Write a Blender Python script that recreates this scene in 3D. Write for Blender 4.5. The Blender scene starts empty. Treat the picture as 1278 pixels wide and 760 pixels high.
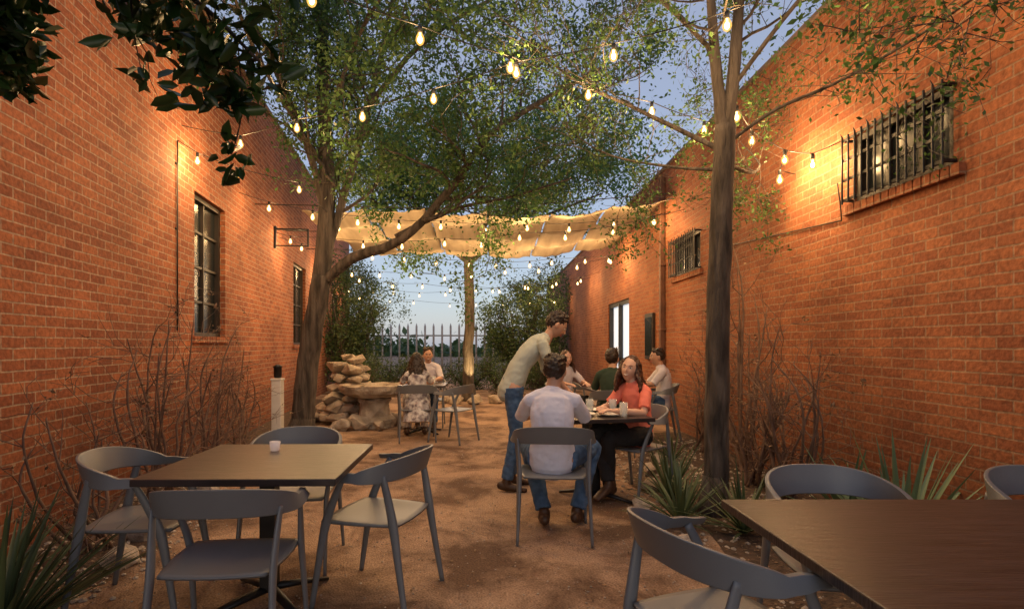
import bpy, bmesh, math, random
import numpy as np
from mathutils import Vector, Matrix
random.seed(11); rng=np.random.default_rng(11)
scene=bpy.context.scene; COL=scene.collection
V=Vector
# ------------------------------------------------------------------ helpers
class MB:
    def __init__(s): s.v=[]; s.f=[]
    def add(s,vs,fs):
        o=len(s.v); s.v.extend([tuple(p) for p in vs]); s.f.extend([tuple(i+o for i in f) for f in fs])
    def box(s,c,size,rz=0,M=None):
        hx,hy,hz=[a/2 for a in size]
        vs=[V((x,y,z)) for x in(-hx,hx) for y in(-hy,hy) for z in(-hz,hz)]
        R=M if M else Matrix.Rotation(rz,3,'Z')
        vs=[R@p+V(c) for p in vs]
        s.add(vs,[(0,1,3,2),(4,6,7,5),(0,4,5,1),(2,3,7,6),(0,2,6,4),(1,5,7,3)])
    def tube(s,pts,rad,seg=8,ref=None,cap=True,round_cap=False):
        pts=[V(p) for p in pts]; n=len(pts)
        rr=[(r,r) if not isinstance(r,(tuple,list)) else r for r in rad]
        ts=[]
        for i in range(n):
            t=(pts[min(i+1,n-1)]-pts[max(i-1,0)])
            ts.append(t.normalized() if t.length>1e-9 else V((0,0,1)))
        P=list(pts);R=list(rr);T=list(ts)
        if round_cap:
            m0=min(rr[0]);m1=min(rr[-1])
            P=[pts[0]-ts[0]*m0*.92,pts[0]-ts[0]*m0*.6]+P+[pts[-1]+ts[-1]*m1*.6,pts[-1]+ts[-1]*m1*.92]
            R=[(rr[0][0]*.4,rr[0][1]*.4),(rr[0][0]*.8,rr[0][1]*.8)]+R+[(rr[-1][0]*.8,rr[-1][1]*.8),(rr[-1][0]*.4,rr[-1][1]*.4)]
            T=[ts[0]]*2+T+[ts[-1]]*2
        u=V(ref) if ref is not None else (V((1,0,0)) if abs(T[0].x)<.8 else V((0,1,0)))
        vs=[];fs=[]
        for p,(a,b),t in zip(P,R,T):
            if ref is not None: u=V(ref)
            u=u-t*u.dot(t)
            if u.length<1e-5: u=t.orthogonal()
            u.normalize(); w=t.cross(u)
            for k in range(seg):
                an=2*math.pi*k/seg
                vs.append(p+u*(a*math.cos(an))+w*(b*math.sin(an)))
        m=len(P)
        for i in range(m-1):
            for k in range(seg):
                k2=(k+1)%seg
                fs.append((i*seg+k,i*seg+k2,(i+1)*seg+k2,(i+1)*seg+k))
        if cap:
            fs.append(tuple(reversed(range(seg)))); fs.append(tuple((m-1)*seg+k for k in range(seg)))
        s.add(vs,fs)
    def lathe(s,prof,seg=20,c=(0,0,0)):
        vs=[];fs=[];c=V(c)
        for r,z in prof:
            for k in range(seg):
                a=2*math.pi*k/seg; vs.append(c+V((r*math.cos(a),r*math.sin(a),z)))
        for i in range(len(prof)-1):
            for k in range(seg):
                k2=(k+1)%seg; fs.append((i*seg+k,i*seg+k2,(i+1)*seg+k2,(i+1)*seg+k))
        fs.append(tuple(reversed(range(seg)))); fs.append(tuple((len(prof)-1)*seg+k for k in range(seg)))
        s.add(vs,fs)
    def ell(s,c,r,M=None,nu=20,nv=12,fn=None):
        vs=[];fs=[];c=V(c)
        for j in range(nv+1):
            th=math.pi*j/nv
            for i in range(nu):
                ph=2*math.pi*i/nu
                n=V((math.sin(th)*math.cos(ph),math.sin(th)*math.sin(ph),math.cos(th)))
                p=V((n.x*r[0],n.y*r[1],n.z*r[2]))
                if fn: p=fn(n,p)
                if M: p=M@p
                vs.append(p+c)
        for j in range(nv):
            for i in range(nu):
                i2=(i+1)%nu
                a,b,d,e=j*nu+i,(j+1)*nu+i,(j+1)*nu+i2,j*nu+i2
                if j==0: fs.append((a,b,d))
                elif j==nv-1: fs.append((a,b,e))
                else: fs.append((a,b,d,e))
        s.add(vs,fs)
def smooth_pts(pts,rad,sub):
    pts=[V(p) for p in pts]; rad=[V(r) if isinstance(r,(tuple,list)) else V((r,r)) for r in rad]
    n=len(pts); P=[];R=[]
    def cr(a,b,c,d,t): return .5*((2*b)+(c-a)*t+(2*a-5*b+4*c-d)*t*t+(3*b-a-3*c+d)*t**3)
    for i in range(n-1):
        a,b,c,d=[pts[max(i-1,0)],pts[i],pts[i+1],pts[min(i+2,n-1)]]
        for k in range(sub):
            t=k/sub; P.append(cr(a,b,c,d,t)); q=rad[i].lerp(rad[i+1],t); R.append((q[0],q[1]))
    P.append(pts[-1]); R.append(tuple(rad[-1])); return P,R
def link(o,parent=None):
    COL.objects.link(o)
    if parent: o.parent=parent
    return o
def thing(name,label,cat,loc=(0,0,0),rz=0,group=None):
    o=bpy.data.objects.new(name,None); o.empty_display_size=.1; link(o)
    o.location=loc; o.rotation_euler=(0,0,rz); o["label"]=label; o["category"]=cat
    if group:o["group"]=group
    return o
def mesh_from(mb,name,smooth=True):
    me=bpy.data.meshes.new(name); me.from_pydata(mb.v,[],mb.f); me.update()
    if smooth: me.polygons.foreach_set('use_smooth',[True]*len(me.polygons))
    return me
def part(name,mb,mat,parent=None,smooth=True,bevel=0):
    me=mesh_from(mb,name,smooth); me.materials.append(mat)
    o=link(bpy.data.objects.new(name,me),parent)
    if bevel:
        m=o.modifiers.new('b','BEVEL'); m.width=bevel; m.segments=2; m.limit_method='ANGLE'
    return o
def solo(name,mb,mat,label,cat,smooth=True,group=None,bevel=0,loc=(0,0,0)):
    o=part(name,mb,mat,None,smooth,bevel); o.location=loc
    o["label"]=label;o["category"]=cat
    if group:o["group"]=group
    return o
def clone(root,loc,rz=0,label=None,scale=None):
    def rec(o,par):
        c=o.copy(); COL.objects.link(c)
        if par: c.parent=par
        for ch in list(o.children): rec(ch,c)
        return c
    c=rec(root,None); c.location=loc; c.rotation_euler=(0,0,rz)
    if scale:c.scale=scale
    if label:c["label"]=label
    return c
def remesh(mb,name,mat,parent,voxel,disp=0,dscale=.08,smooth=4):
    me=mesh_from(mb,name); o=bpy.data.objects.new(name,me); link(o)
    m=o.modifiers.new('r','REMESH'); m.mode='VOXEL'; m.voxel_size=voxel; m.use_smooth_shade=True
    if smooth:
        m=o.modifiers.new('s','SMOOTH'); m.factor=.5; m.iterations=smooth
    if disp:
        t=bpy.data.textures.new('wr','CLOUDS'); t.noise_scale=dscale; t.noise_depth=2
        m=o.modifiers.new('d','DISPLACE'); m.texture=t; m.strength=disp; m.mid_level=.5
        m=o.modifiers.new('s2','SMOOTH'); m.factor=.5; m.iterations=1
    dg=bpy.context.evaluated_depsgraph_get()
    nm=bpy.data.meshes.new_from_object(o.evaluated_get(dg)); nm.name=name
    o.modifiers.clear(); o.data=nm; nm.materials.clear(); nm.materials.append(mat)
    nm.polygons.foreach_set('use_smooth',[True]*len(nm.polygons))
    if parent:o.parent=parent
    return o
# ------------------------------------------------------------------ materials
def newmat(name):
    m=bpy.data.materials.new(name); m.use_nodes=True; nt=m.node_tree
    return m,nt,nt.nodes['Principled BSDF'],nt.nodes['Material Output']
def N(nt,t,**k):
    n=nt.nodes.new(t)
    for a,b in k.items(): setattr(n,a,b)
    return n
def pmat(name,c1,c2=None,scale=8,rough=.7,bump=.2,bscale=40,metal=0,stretch=None,dist=.01):
    m,nt,b,o=newmat(name); c2=c2 or tuple(x*.65 for x in c1)
    tc=N(nt,'ShaderNodeTexCoord'); src=tc.outputs['Object']
    if stretch:
        mp=N(nt,'ShaderNodeMapping'); mp.inputs['Scale'].default_value=stretch; nt.links.new(src,mp.inputs[0]); src=mp.outputs[0]
    n=N(nt,'ShaderNodeTexNoise'); n.inputs['Scale'].default_value=scale; n.inputs['Detail'].default_value=6; nt.links.new(src,n.inputs['Vector'])
    r=N(nt,'ShaderNodeValToRGB'); r.color_ramp.elements[0].position=.35; r.color_ramp.elements[1].position=.65
    r.color_ramp.elements[0].color=(*c1,1); r.color_ramp.elements[1].color=(*c2,1)
    nt.links.new(n.outputs['Fac'],r.inputs[0]); nt.links.new(r.outputs[0],b.inputs['Base Color'])
    b.inputs['Roughness'].default_value=rough; b.inputs['Metallic'].default_value=metal
    if bump:
        n2=N(nt,'ShaderNodeTexNoise'); n2.inputs['Scale'].default_value=bscale; n2.inputs['Detail'].default_value=4; nt.links.new(src,n2.inputs['Vector'])
        bp=N(nt,'ShaderNodeBump'); bp.inputs['Strength'].default_value=bump; bp.inputs['Distance'].default_value=dist
        nt.links.new(n2.outputs['Fac'],bp.inputs['Height']); nt.links.new(bp.outputs[0],b.inputs['Normal'])
    return m
def brickmat(name,c1,c2,mortar):
    m,nt,b,o=newmat(name); L=nt.links
    tc=N(nt,'ShaderNodeTexCoord'); sp=N(nt,'ShaderNodeSeparateXYZ'); L.new(tc.outputs['Object'],sp.inputs[0])
    ad=N(nt,'ShaderNodeMath',operation='ADD'); L.new(sp.outputs[0],ad.inputs[0]); L.new(sp.outputs[1],ad.inputs[1])
    cb=N(nt,'ShaderNodeCombineXYZ'); L.new(ad.outputs[0],cb.inputs[0]); L.new(sp.outputs[2],cb.inputs[1])
    nz=N(nt,'ShaderNodeTexNoise'); nz.inputs['Scale'].default_value=7; L.new(cb.outputs[0],nz.inputs['Vector'])
    vm=N(nt,'ShaderNodeVectorMath',operation='MULTIPLY_ADD'); vm.inputs[1].default_value=(.014,.012,0)
    L.new(nz.outputs['Color'],vm.inputs[0]); L.new(cb.outputs[0],vm.inputs[2])
    br=N(nt,'ShaderNodeTexBrick'); L.new(vm.outputs[0],br.inputs['Vector'])
    br.inputs['Scale'].default_value=1; br.inputs['Brick Width'].default_value=.215; br.inputs['Row Height'].default_value=.074
    br.inputs['Mortar Size'].default_value=.0065; br.inputs['Mortar Smooth'].default_value=.25; br.inputs['Bias'].default_value=-.05
    br.inputs['Color1'].default_value=(*c1,1); br.inputs['Color2'].default_value=(*c2,1); br.inputs['Mortar'].default_value=(*mortar,1)
    n=N(nt,'ShaderNodeTexNoise'); n.inputs['Scale'].default_value=.8; n.inputs['Detail'].default_value=8; n.inputs['Roughness'].default_value=.68; L.new(tc.outputs['Object'],n.inputs['Vector'])
    r=N(nt,'ShaderNodeValToRGB'); r.color_ramp.elements[0].position=.32; r.color_ramp.elements[1].position=.68
    r.color_ramp.elements[0].color=(.58,.54,.53,1); r.color_ramp.elements[1].color=(1.15,1.12,1.08,1); L.new(n.outputs['Fac'],r.inputs[0])
    mx=N(nt,'ShaderNodeMix',data_type='RGBA',blend_type='MULTIPLY'); mx.inputs[0].default_value=1
    L.new(br.outputs['Color'],mx.inputs[6]); L.new(r.outputs[0],mx.inputs[7])
    n3=N(nt,'ShaderNodeTexNoise'); n3.inputs['Scale'].default_value=32; n3.inputs['Detail'].default_value=6; L.new(tc.outputs['Object'],n3.inputs['Vector'])
    r3=N(nt,'ShaderNodeValToRGB'); r3.color_ramp.elements[0].position=.32; r3.color_ramp.elements[1].position=.68
    r3.color_ramp.elements[0].color=(.65,.65,.65,1); r3.color_ramp.elements[1].color=(1.2,1.2,1.2,1); L.new(n3.outputs['Fac'],r3.inputs[0])
    mx2=N(nt,'ShaderNodeMix',data_type='RGBA',blend_type='MULTIPLY'); mx2.inputs[0].default_value=1
    L.new(mx.outputs[2],mx2.inputs[6]); L.new(r3.outputs[0],mx2.inputs[7])
    # brick colour gets darker towards the ground
    rg=N(nt,'ShaderNodeMapRange'); rg.inputs[1].default_value=0; rg.inputs[2].default_value=1.3; rg.inputs[3].default_value=.68; rg.inputs[4].default_value=1
    L.new(sp.outputs[2],rg.inputs[0])
    mx3=N(nt,'ShaderNodeVectorMath',operation='SCALE'); L.new(mx2.outputs[2],mx3.inputs[0]); L.new(rg.outputs[0],mx3.inputs['Scale'])
    L.new(mx3.outputs[0],b.inputs['Base Color']); b.inputs['Roughness'].default_value=.85
    iv=N(nt,'ShaderNodeMath',operation='MULTIPLY_ADD'); iv.inputs[1].default_value=-1; L.new(br.outputs['Fac'],iv.inputs[0])
    mm=N(nt,'ShaderNodeMath',operation='MULTIPLY'); mm.inputs[1].default_value=.6; L.new(n3.outputs['Fac'],mm.inputs[0]); L.new(mm.outputs[0],iv.inputs[2])
    bp=N(nt,'ShaderNodeBump'); bp.inputs['Strength'].default_value=.9; bp.inputs['Distance'].default_value=.014
    L.new(iv.outputs[0],bp.inputs['Height']); L.new(bp.outputs[0],b.inputs['Normal'])
    return m
def leafmat(name,ca,cb_,trans=.35,rough=.5):
    m,nt,b,o=newmat(name); L=nt.links
    g=N(nt,'ShaderNodeNewGeometry'); r=N(nt,'ShaderNodeValToRGB')
    r.color_ramp.elements[0].color=(*ca,1); r.color_ramp.elements[1].color=(*cb_,1)
    L.new(g.outputs['Random Per Island'],r.inputs[0]); L.new(r.outputs[0],b.inputs['Base Color']); b.inputs['Roughness'].default_value=rough
    t=N(nt,'ShaderNodeBsdfTranslucent'); L.new(r.outputs[0],t.inputs[0])
    mx=N(nt,'ShaderNodeMixShader'); mx.inputs[0].default_value=trans
    L.new(b.outputs[0],mx.inputs[1]); L.new(t.outputs[0],mx.inputs[2]); L.new(mx.outputs[0],o.inputs[0])
    return m
def emis(name,c,s):
    m,nt,b,o=newmat(name); b.inputs['Emission Color'].default_value=(*c,1); b.inputs['Emission Strength'].default_value=s
    b.inputs['Base Color'].default_value=(*c,1); m.cycles.emission_sampling='NONE'
    return m
M_brickL=brickmat('brick_left',(.45,.155,.066),(.27,.080,.037),(.50,.35,.25))
M_brickR=brickmat('brick_right',(.45,.165,.070),(.31,.10,.045),(.42,.26,.165))
M_cope=pmat('coping',(.22,.15,.12),rough=.8)
M_black=pmat('black_metal',(.02,.02,.022),rough=.45,bump=.05,metal=.3)
M_glass,_nt,_b,_o=newmat('dark_glass'); _b.inputs['Base Color'].default_value=(.015,.02,.024,1); _b.inputs['Roughness'].default_value=.22; _b.inputs['Specular IOR Level'].default_value=.3
M_wood=pmat('dark_frame',(.035,.025,.02),rough=.5)
M_bark=pmat('bark',(.12,.098,.082),(.034,.028,.024),scale=14,rough=.95,bump=1,bscale=26,stretch=(1,1,.18),dist=.05)
M_twig=pmat('twig',(.22,.14,.10),(.11,.07,.055),rough=.9)
M_chair=pmat('chair_grey',(.16,.172,.19),(.135,.147,.165),scale=3,rough=.40,bump=.06,bscale=200)
M_table=pmat('table_dark',(.050,.037,.037),(.022,.017,.018),scale=5,rough=.34,bump=.25,bscale=14,stretch=(1,9,1))
M_stone=pmat('limestone',(.52,.45,.37),(.28,.23,.18),scale=5,rough=.9,bump=.9,bscale=22,dist=.03)
M_white=pmat('white_ceramic',(.75,.74,.70),(.65,.64,.6),rough=.3,bump=0)
M_leafA=leafmat('leaf_small',(.030,.075,.020),(.11,.21,.055),.45)
M_leafB=leafmat('leaf_centre',(.05,.14,.035),(.15,.29,.08),.5)
M_leafC=leafmat('leaf_glossy',(.010,.036,.010),(.035,.08,.022),.12,.28)
M_leafD=leafmat('leaf_shrub',(.03,.07,.025),(.10,.15,.05),.35)
M_agave=leafmat('agave',(.09,.16,.09),(.17,.26,.15),.1)
M_yucca=leafmat('yucca',(.035,.062,.027),(.12,.16,.065),.1)
M_cloth,nt,b,o=newmat('sail_cloth'); b.inputs['Roughness'].default_value=.9
tc=N(nt,'ShaderNodeTexCoord'); mp=N(nt,'ShaderNodeMapping'); mp.inputs['Scale'].default_value=(9,1.2,1); nt.links.new(tc.outputs['Object'],mp.inputs[0])
nn_=N(nt,'ShaderNodeTexNoise'); nn_.inputs['Scale'].default_value=1; nn_.inputs['Detail'].default_value=5; nt.links.new(mp.outputs[0],nn_.inputs['Vector'])
rr_=N(nt,'ShaderNodeValToRGB'); rr_.color_ramp.elements[0].position=.3; rr_.color_ramp.elements[1].position=.7; rr_.color_ramp.elements[0].color=(.48,.39,.28,1); rr_.color_ramp.elements[1].color=(.66,.56,.42,1)
nt.links.new(nn_.outputs['Fac'],rr_.inputs[0]); nt.links.new(rr_.outputs[0],b.inputs['Base Color'])
t=N(nt,'ShaderNodeBsdfTranslucent'); nt.links.new(rr_.outputs[0],t.inputs[0]); mx=N(nt,'ShaderNodeMixShader'); mx.inputs[0].default_value=.38
nt.links.new(b.outputs[0],mx.inputs[1]); nt.links.new(t.outputs[0],mx.inputs[2]); nt.links.new(mx.outputs[0],o.inputs[0])
M_fil=emis('filament',(1,.80,.42),16)
M_bulb,nt,b,o=newmat('amber_glass'); tr=N(nt,'ShaderNodeBsdfTransparent'); em=N(nt,'ShaderNodeEmission'); em.inputs[0].default_value=(1,.52,.11,1); em.inputs[1].default_value=1.7
mx=N(nt,'ShaderNodeMixShader'); mx.inputs[0].default_value=.5
nt.links.new(tr.outputs[0],mx.inputs[1]); nt.links.new(em.outputs[0],mx.inputs[2]); nt.links.new(mx.outputs[0],o.inputs[0]); M_bulb.cycles.emission_sampling='NONE'
M_drink,_nt,_b,_o=newmat('clear_glass'); _b.inputs['Base Color'].default_value=(.8,.85,.85,1); _b.inputs['Roughness'].default_value=.05; _b.inputs['Alpha'].default_value=.3
# ------------------------------------------------------------------ camera / world
cam=bpy.data.cameras.new('camera'); co=bpy.data.objects.new('camera',cam); link(co); scene.camera=co
cam.sensor_width=36; cam.lens=700/1278*36; cam.shift_x=29/1278; cam.shift_y=50/1278; cam.clip_start=.05; cam.clip_end=600
co.location=(0,0,1.35); co.rotation_euler=(math.radians(90),0,0)
w=bpy.data.worlds.new('World'); scene.world=w; w.use_nodes=True; nt=w.node_tree; bg=nt.nodes['Background']
sky=N(nt,'ShaderNodeTexSky'); sky.sky_type='NISHITA'; sky.sun_disc=False; sky.sun_elevation=math.radians(14); sky.sun_rotation=math.radians(180); sky.dust_density=1.0
tint=N(nt,'ShaderNodeMix',data_type='RGBA',blend_type='MIX'); tint.inputs[0].default_value=.6; tint.inputs[7].default_value=(3.5,3.8,5.2,1)
nt.links.new(sky.outputs[0],tint.inputs[6]); nt.links.new(tint.outputs[2],bg.inputs[0]); bg.inputs[1].default_value=.135
sun=bpy.data.lights.new('sun','SUN'); so=bpy.data.objects.new('sun',sun); link(so); sun.energy=.12; sun.angle=math.radians(30); sun.color=(1,.92,.85)
so.rotation_euler=(math.radians(40),0,math.radians(0))
scene.view_settings.view_transform='Standard'; scene.view_settings.look='None'; scene.view_settings.exposure=0
# ------------------------------------------------------------------ ground
def groundmat():
    m,nt,b,o=newmat('granite_ground'); L=nt.links
    tc=N(nt,'ShaderNodeTexCoord')
    n1=N(nt,'ShaderNodeTexNoise'); n1.inputs['Scale'].default_value=1.6; n1.inputs['Detail'].default_value=9; n1.inputs['Roughness'].default_value=.66; n1.inputs['Distortion'].default_value=.4; L.new(tc.outputs['Object'],n1.inputs['Vector'])
    r=N(nt,'ShaderNodeValToRGB'); e=r.color_ramp.elements; e[0].position=.40; e[1].position=.58
    e[0].color=(.15,.088,.054,1); e[1].color=(.47,.32,.215,1); L.new(n1.outputs['Fac'],r.inputs[0])
    n2=N(nt,'ShaderNodeTexNoise'); n2.inputs['Scale'].default_value=85; n2.inputs['Detail'].default_value=6; L.new(tc.outputs['Object'],n2.inputs['Vector'])
    r2=N(nt,'ShaderNodeValToRGB'); e=r2.color_ramp.elements; e[0].position=.36; e[1].position=.64; e[0].color=(.6,.57,.55,1); e[1].color=(1.15,1.15,1.15,1); L.new(n2.outputs['Fac'],r2.inputs[0])
    mx=N(nt,'ShaderNodeMix',data_type='RGBA',blend_type='MULTIPLY'); mx.inputs[0].default_value=1; L.new(r.outputs[0],mx.inputs[6]); L.new(r2.outputs[0],mx.inputs[7])
    L.new(mx.outputs[2],b.inputs['Base Color']); b.inputs['Roughness'].default_value=.95
    bp=N(nt,'ShaderNodeBump'); bp.inputs['Strength'].default_value=.8; bp.inputs['Distance'].default_value=.015; L.new(n2.outputs['Fac'],bp.inputs['Height']); L.new(bp.outputs[0],b.inputs['Normal'])
    return m
M_ground=groundmat(); M_mulch=pmat('mulch',(.14,.09,.06),(.055,.038,.027),scale=14,rough=1,bump=1,bscale=45,dist=.03)
mb=MB(); mb.add([(-150,-150,0),(150,-150,0),(150,250,0),(-150,250,0)],[(0,1,2,3)])
g=part('ground',mb,M_ground,None,False); g["kind"]="structure"
def LX(y): return -2.6-.128*y
def bed(name,edge_in,edge_out):
    mb=MB(); n=len(edge_in); vs=[(x,y,.004) for x,y in edge_in]+[(x,y,.004) for x,y in edge_out]
    mb.add(vs,[(i,i+1,n+i+1,n+i) for i in range(n-1)]); o=part(name,mb,M_mulch,None,False); o["kind"]="structure"
ys=[i*.25 for i in range(-4,56)]
bed('planting_bed',[(LX(y)-.05,y) for y in ys],[(LX(y)+.75+.12*math.sin(y*2.1)+.25*math.exp(-((y-8)/1.5)**2),y) for y in ys])
ys2=[i*.2 for i in range(14,44)]
bed('planting_bed',[(1.45+.13*math.sin(y*1.9)+.9*(max(0,y-5.5)/3.5),y) for y in ys2],[(3.0,y) for y in ys2])
def leaves(c,size,mat,name,parent,flat=None,big=False):
    n=len(c)
    a=rng.normal(size=(n,3)); 
    if flat is not None: a[:,2]*=.15*flat
    a/=np.linalg.norm(a,axis=1)[:,None]
    q=rng.normal(size=(n,3)); 
    b=np.cross(a,q) if flat is None else np.stack([-a[:,1],a[:,0],q[:,2]*.15],1); b/=np.linalg.norm(b,axis=1)[:,None]
    s=(size*rng.uniform(.6,1.3,n))[:,None]
    if big:
        nn=np.cross(a,b)
        vs=np.stack([c,c+a*s*.3+b*s*.2+nn*s*.06,c+a*s*.7+b*s*.17+nn*s*.05,c+a*s-nn*s*.08,c+a*s*.7-b*s*.17+nn*s*.05,c+a*s*.3-b*s*.2+nn*s*.06],1).reshape(-1,3)
        base=np.arange(n)[:,None]*6; f=np.concatenate([base+np.array([[0,1,2,3]]),base+np.array([[0,3,4,5]])],1).reshape(-1); nf=2*n
    else:
        vs=np.stack([c-a*s*.5,c+b*s*.24,c+a*s*.5,c-b*s*.24],1).reshape(-1,3); f=np.arange(4*n); nf=n
    me=bpy.data.meshes.new(name); me.vertices.add(len(vs)); me.vertices.foreach_set('co',vs.reshape(-1).astype(np.float32))
    me.loops.add(len(f)); me.loops.foreach_set('vertex_index',f.astype(np.int32))
    me.polygons.add(nf); me.polygons.foreach_set('loop_start',np.arange(nf,dtype=np.int32)*4)
    me.update(calc_edges=True); me.validate(); me.materials.append(mat)
    return link(bpy.data.objects.new(name,me),parent)
M_litter=leafmat('litter',(.08,.048,.03),(.34,.23,.14),.1,.9)
c=np.zeros((10000,3))
for i in range(len(c)):
    y=random.uniform(1.5,13); x=random.uniform(LX(y)+.1,2.95)
    if random.random()<.55: x=random.choice([random.uniform(LX(y)+.05,LX(y)+1.3),random.uniform(1.2,2.95)])
    c[i]=(x,y,random.uniform(.006,.014))
o=leaves(c,.025,M_litter,'leaf_litter',None,flat=.5); o["kind"]="stuff"
mb=MB()
def peb(mb,x,y,r):
    vs=[];
    for p in [(1,0,0),(0,1,0),(-1,0,0),(0,-1,0),(0,0,1),(.6,.6,.5),(-.6,.6,.5),(-.6,-.6,.5),(.6,-.6,.5)]:
        k=r*random.uniform(.7,1.2); vs.append((x+p[0]*k,y+p[1]*k,.002+max(0,p[2])*k*.8))
    mb.add(vs,[(0,5,8),(0,1,5),(5,1,6),(6,1,2),(6,2,7),(7,2,3),(7,3,8),(8,3,0),(5,6,4),(6,7,4),(7,8,4),(8,5,4)])
for i in range(2200):
    if random.random()<.5:
        y=random.uniform(1.8,9); x=LX(y)+random.uniform(.1,1.0)+.25*math.exp(-((y-8)/1.5)**2)
    else: y=random.uniform(2.6,8); x=random.uniform(1.2,2.9)
    peb(mb,x,y,random.uniform(.008,.026))
for i in range(3500):
    y=random.uniform(1.5,10); peb(mb,random.uniform(-2.4,1.8),y,random.uniform(.003,.008))
o=part('gravel',mb,M_stone,None,False); o["kind"]="stuff"
# ------------------------------------------------------------------ buildings
def wall_mesh(L,H,ops,rev=.16,depth=4):
    mb=MB(); xs=sorted({0,L}|{o[0] for o in ops}|{o[1] for o in ops}); zs=sorted({0,H}|{o[2] for o in ops}|{o[3] for o in ops})
    for i in range(len(xs)-1):
        for j in range(len(zs)-1):
            cx=(xs[i]+xs[i+1])/2; cz=(zs[j]+zs[j+1])/2
            if any(o[0]<cx<o[1] and o[2]<cz<o[3] for o in ops): continue
            mb.add([(xs[i],0,zs[j]),(xs[i+1],0,zs[j]),(xs[i+1],0,zs[j+1]),(xs[i],0,zs[j+1])],[(0,1,2,3)])
    for a,b_,c,d in ops:
        mb.add([(a,0,c),(b_,0,c),(b_,0,d),(a,0,d),(a,rev,c),(b_,rev,c),(b_,rev,d),(a,rev,d)],[(0,4,5,1),(1,5,6,2),(2,6,7,3),(3,7,4,0),(4,7,6,5)])
    mb.add([(0,0,0),(L,0,0),(L,0,H),(0,0,H),(0,depth,0),(L,depth,0),(L,depth,H),(0,depth,H)],[(0,3,7,4),(1,5,6,2),(4,7,6,5),(3,2,6,7)])
    return mb
def window(par,a,b_,c,d,nx,ny,grille=False,brick=None):
    gy=.12 if not grille else .07
    mb=MB(); mb.add([(a+.03,gy,c+.03),(b_-.03,gy,c+.03),(b_-.03,gy,d-.03),(a+.03,gy,d-.03)],[(0,1,2,3)])
    wn=part('window',mb,M_glass,par,False)
    mb=MB(); t=.05
    for x in (a+t/2,b_-t/2): mb.box((x,gy-.02,(c+d)/2),(t,.07,d-c))
    for z in (c+t/2,d-t/2): mb.box(((a+b_)/2,gy-.02,z),(b_-a-2*t,.07,t))
    for i in range(1,nx): mb.box((a+(b_-a)*i/nx,gy-.015,(c+d)/2),(.028,.04,d-c-2*t))
    for j in range(1,ny): mb.box(((a+b_)/2,gy-.012,c+(d-c)*j/ny),(b_-a-2*t,.03,.028))
    part('frame',mb,M_wood,wn,False)
    mb=MB()
    n=int((b_-a+.2)/.078)
    for i in range(n): mb.box((a-.1+(i+.5)*(b_-a+.2)/n,.0,c-.04),(.068,.09,.075),0)
    mb.box(((a+b_)/2,.01,c-.041),(b_-a+.18,.09,.065))
    part('sill',mb,brick,wn,False)
    if grille:
        mb=MB(); x0,x1=a-.02,b_+.02; z0,z1=c-.0,d+.0; yy=-.09
        n=int((x1-x0)/.075)
        for i in range(n+1): mb.tube([(x0+(x1-x0)*i/n,yy,z0),(x0+(x1-x0)*i/n,yy,z1)],[.008]*2,6)
        for k in range(4):
            z=z0+.03+(z1-z0-.06)*k/3; mb.box(((x0+x1)/2,yy+.01,z),(x1-x0,.012,.022))
        for x in (x0,x1):
            for z in (z0+.03,z1-.03): mb.box((x,-.045,z),(.02,.09,.02))
        for i in range(0,n+1,2):
            x=x0+(x1-x0)*i/n; mb.tube([(x,yy,z1),(x,yy-.015,z1+.03)],[.007,.002],5)
        part('grille',mb,M_black,wn,False)
    return wn
def coping(par,L,H):
    mb=MB(); n=int(L/.6)
    for i in range(n): mb.box(((i+.5)*L/n,.12,H+.03),(L/n-.008,.30,.055))
    part('coping',mb,M_cope,par,False,bevel=.008)
angL=math.atan2(1,-.128); kL=math.hypot(1,.128); y0=-1.5
bl=thing('brick_building','orange brick building with dark multi-pane windows','building',(LX(y0),y0,0),angL)
def uL(y): return (y-y0)*kL
opsL=[(uL(6.55),uL(7.6),1.45,3.15),(uL(11.8),uL(13.1),1.35,3.1),(uL(17.2),uL(18.8),.0,2.95)]
part('wall',wall_mesh(uL(21.5),5.4,opsL),M_brickL,bl,False)
for i,(a,b_,c,d) in enumerate(opsL): window(bl,a,b_,max(c,.1),d,2 if i<2 else 2,4,False,M_brickL)
coping(bl,uL(21.5),5.4)
mb=MB(); xx=uL(6.05); mb.tube([(xx,-.015,1.5),(xx,-.015,3.55)],[.009]*2,8)
for z in(1.7,2.6,3.3): mb.box((xx,-.006,z),(.05,.012,.02))
part('conduit',mb,M_wood,bl)
mb=MB(); xx=uL(10.2); mb.box((xx,-.3,3.45),(.03,.6,.03)); mb.box((xx,-.3,3.15),(.02,.6,.02)); mb.box((xx,-.02,3.3),(.06,.04,.4)); mb.box((xx,-.6,3.3),(.03,.03,.33))
part('bracket',mb,M_black,bl,False)
RF=29.; br=thing('brick_building','orange brick building with barred high windows and glass door','building',(3.0,RF,0),math.radians(-90))
def uR(y): return RF-y
opsR=[(uR(4.6),uR(3.62),2.5,3.05),(uR(9.05),uR(7.95),2.42,3.0),(uR(14.1),uR(12.0),.02,2.35)]
part('wall',wall_mesh(uR(-1.5),4.32,opsR),M_brickR,br,False)
window(br,*opsR[0],3,1,True,M_brickR); window(br,*opsR[1],3,1,True,M_brickR)
coping(br,uR(-1.5),4.32)
a,b_,c,d=opsR[2]
M_lit=emis('lit_room',(.75,.85,.95),.8)
mb=MB(); mb.add([(a+.06,.13,.1),(b_-.06,.13,.1),(b_-.06,.13,d-.08),(a+.06,.13,d-.08)],[(0,1,2,3)])
dr=part('door',mb,M_lit,br,False)
mb=MB()
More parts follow.
